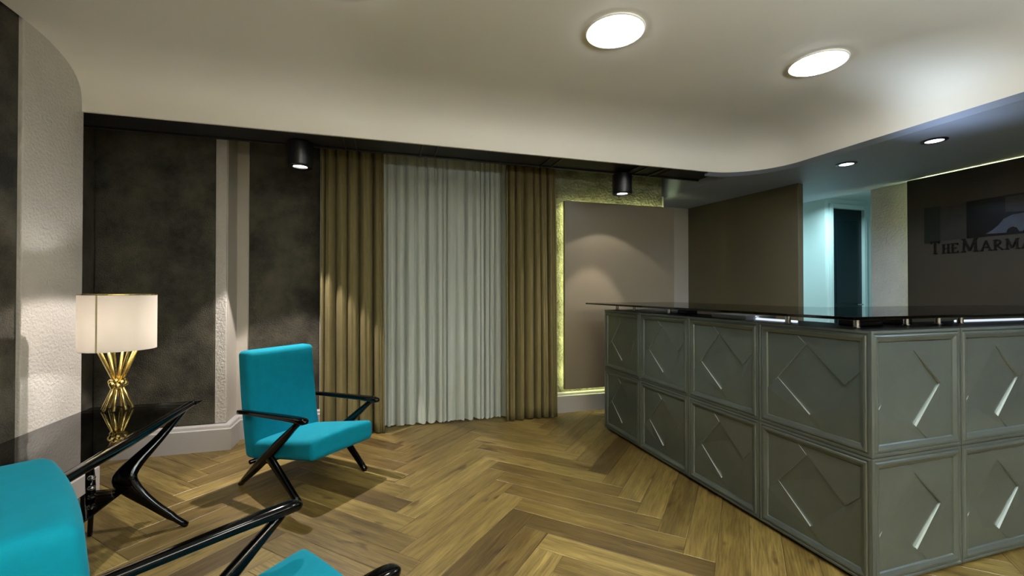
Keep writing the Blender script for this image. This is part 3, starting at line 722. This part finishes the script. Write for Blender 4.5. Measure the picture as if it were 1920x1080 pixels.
# ---------------------------------------------------------------- armchairs
def make_chair(label, loc, ang):
    """local: +x forward, y left"""
    t_ = thing('armchair', label, 'armchair', (loc[0], loc[1], 0), R(ang), 'turquoise lounge armchairs with black frames')
    # seat
    hx, hy, hz = .312, .245, .060
    def ds(q):
        x = q.x + .036; k = (x+.27)/.61
        z = q.z*(.92+.14*k) + .222 + .088*max(0, min(1, k)) + .012*(1-(q.y/hy)**2)*(1 if q.z > 0 else 0)
        return Vector((x, q.y, z))
    bm = BM(); rbox(bm, (hx, hy, hz), .034, ds, m=8); obj('seat', bm, M_teal, t_, smooth=True)
    # back
    th = .062
    def db(q):
        z = q.z + .515; k = (z-.17)/.69
        x = q.x*(1.05-.1*k) - .228 - .092*k - .012*math.sin(PI*max(0, min(1, k))) * 1.0
        return Vector((x + (.012*(1-(q.y/.255)**2) if q.x > 0 else 0), q.y*(.97+.01*k), z))
    bm = BM(); rbox(bm, (th, .255, .345), .032, db, m=10); obj('backrest', bm, M_teal, t_, smooth=True)
    for s in (-1, 1):
        ya, yf_ = s*.285, s*.262
        # arm: flat tapered paddle
        pts = [(-.29, ya, .478), (-.2, ya, .484), (-.05, ya, .490), (.1, ya, .496), (.22, ya, .499), (.30, ya, .499), (.335, ya, .497), (.350, ya, .495)]
        rd = [(.016, .013), (.020, .014), (.023, .015), (.026, .016), (.029, .017), (.029, .018), (.025, .016), (.014, .010)]
        P = catmull(pts, 3); q = []
        for i in range(len(P)):
            f = i/3; k = min(int(f), len(rd)-2); fr = f-k; q.append(tuple(rd[k][c]*(1-fr)+rd[k+1][c]*fr for c in (0, 1)))
        bm = BM(); sweep(bm, P, q, 20, power=3.2); obj('arm', bm, M_lacq, t_, smooth=True)
        # long diagonal strut, rear foot to arm front
        n_ = 12; P = []; q = []
        for i in range(n_+1):
            k = i/n_; P.append(Vector((-.306, s*.262, .006)).lerp(Vector((.285, s*.283, .488)), k))
            wd = .015 + .015*math.sin(PI*min(1, k*1.05))
            q.append((.017+.004*math.sin(PI*k), wd))
        bm = BM(); sweep(bm, P, q, 14, power=2.6); obj('rear_leg', bm, M_lacq, t_, smooth=True)
        P = []; q = []
        for i in range(n_+1):
            k = i/n_; P.append(Vector((-.02, s*.272, .245)).lerp(Vector((.254, s*.262, .006)), k)); q.append((.018, .031-.015*k))
        bm = BM(); sweep(bm, P, q, 14, power=2.6); obj('front_leg', bm, M_lacq, t_, smooth=True)
    for x, z in ((-.03, .20), (-.20, .165)):
        bm = BM(); sweep(bm, [(x, -.27, z), (x, .27, z)], [(.014, .014)]*2, 12); obj('cross_rail', bm, M_lacq, t_, smooth=True)
    return t_
make_chair('turquoise armchair with black lacquered frame standing before the tan drape', (-.47, 3.187), -43.6)
make_chair('turquoise armchair in the near left corner, seen from behind, cropped by the frame', (-.405, 1.267), 33.8)

# ---------------------------------------------------------------- corridor lights, added desk strip light
area('corridor_light', (5.2, 3.75, 2.44), 26, (.55, .93, 1.0), .25, spread=160)
area('corridor_light', (4.6, 4.9, 2.44), 20, (.5, .9, 1.0), .25, spread=170)

dl = tag(obj('added_uplight', (lambda b: (box(b, -.03, .03, -.25, .6, 0, .03), b)[-1])(BM()), M_tube, loc=(2.55, 1.9, .753)), 'added light strip, unseen on the inner worktop, brightening the ceiling edge', 'lamp')  # unseen strip added to throw the bright streak on the tray edge
lq = area('added_uplight_beam', (2.55, 1.95, .80), 32, (.76, .87, 1.0), .05, size_y=1.2, spread=26)
lq.rotation_euler = (Vector((3.38, 1.8, 2.02))-Vector((2.55, 1.95, .80))).to_track_quat('-Z', 'Y').to_euler()
lq.data.size, lq.data.size_y = .05, 1.2
# unseen bowl lamps added behind the camera as general fill
for x, y in ((0.55, -1.8), (2.15, -1.3)):
    t_ = thing('fill_uplighter', 'added fill light in the form of a slim black bowl lamp, %s of the two behind the viewpoint' % ('right' if x > 1 else 'left'), 'floor lamp', (x, y, 0), group='added fill uplighters, unseen')
    bm = BM(); lathe(bm, [(0, 0), (.14, 0), (.14, .012), (.03, .022), (0, .022)], n=40); obj('base', bm, M_plastic, t_, smooth=True, auto=40)
    bm = BM(); cyl(bm, (0, 0), .011, .02, 1.70, 16); obj('pole', bm, M_plastic, t_, smooth=True, auto=40)
    bm = BM(); lathe(bm, [(0, 1.70), (.06, 1.71), (.13, 1.76), (.16, 1.83), (.155, 1.83), (.12, 1.765), (.05, 1.72), (0, 1.715)], n=40); obj('bowl', bm, M_plastic, t_, smooth=True, auto=50)
    l_ = area('fill_uplighter_light', (x, y, 1.835), UP[0] if x < 1 else UP[1], ((1.0, .96, .84) if x < 1 else (.72, .86, 1.0)), .28, rot=(R(180-18), 0, 0), spread=140)
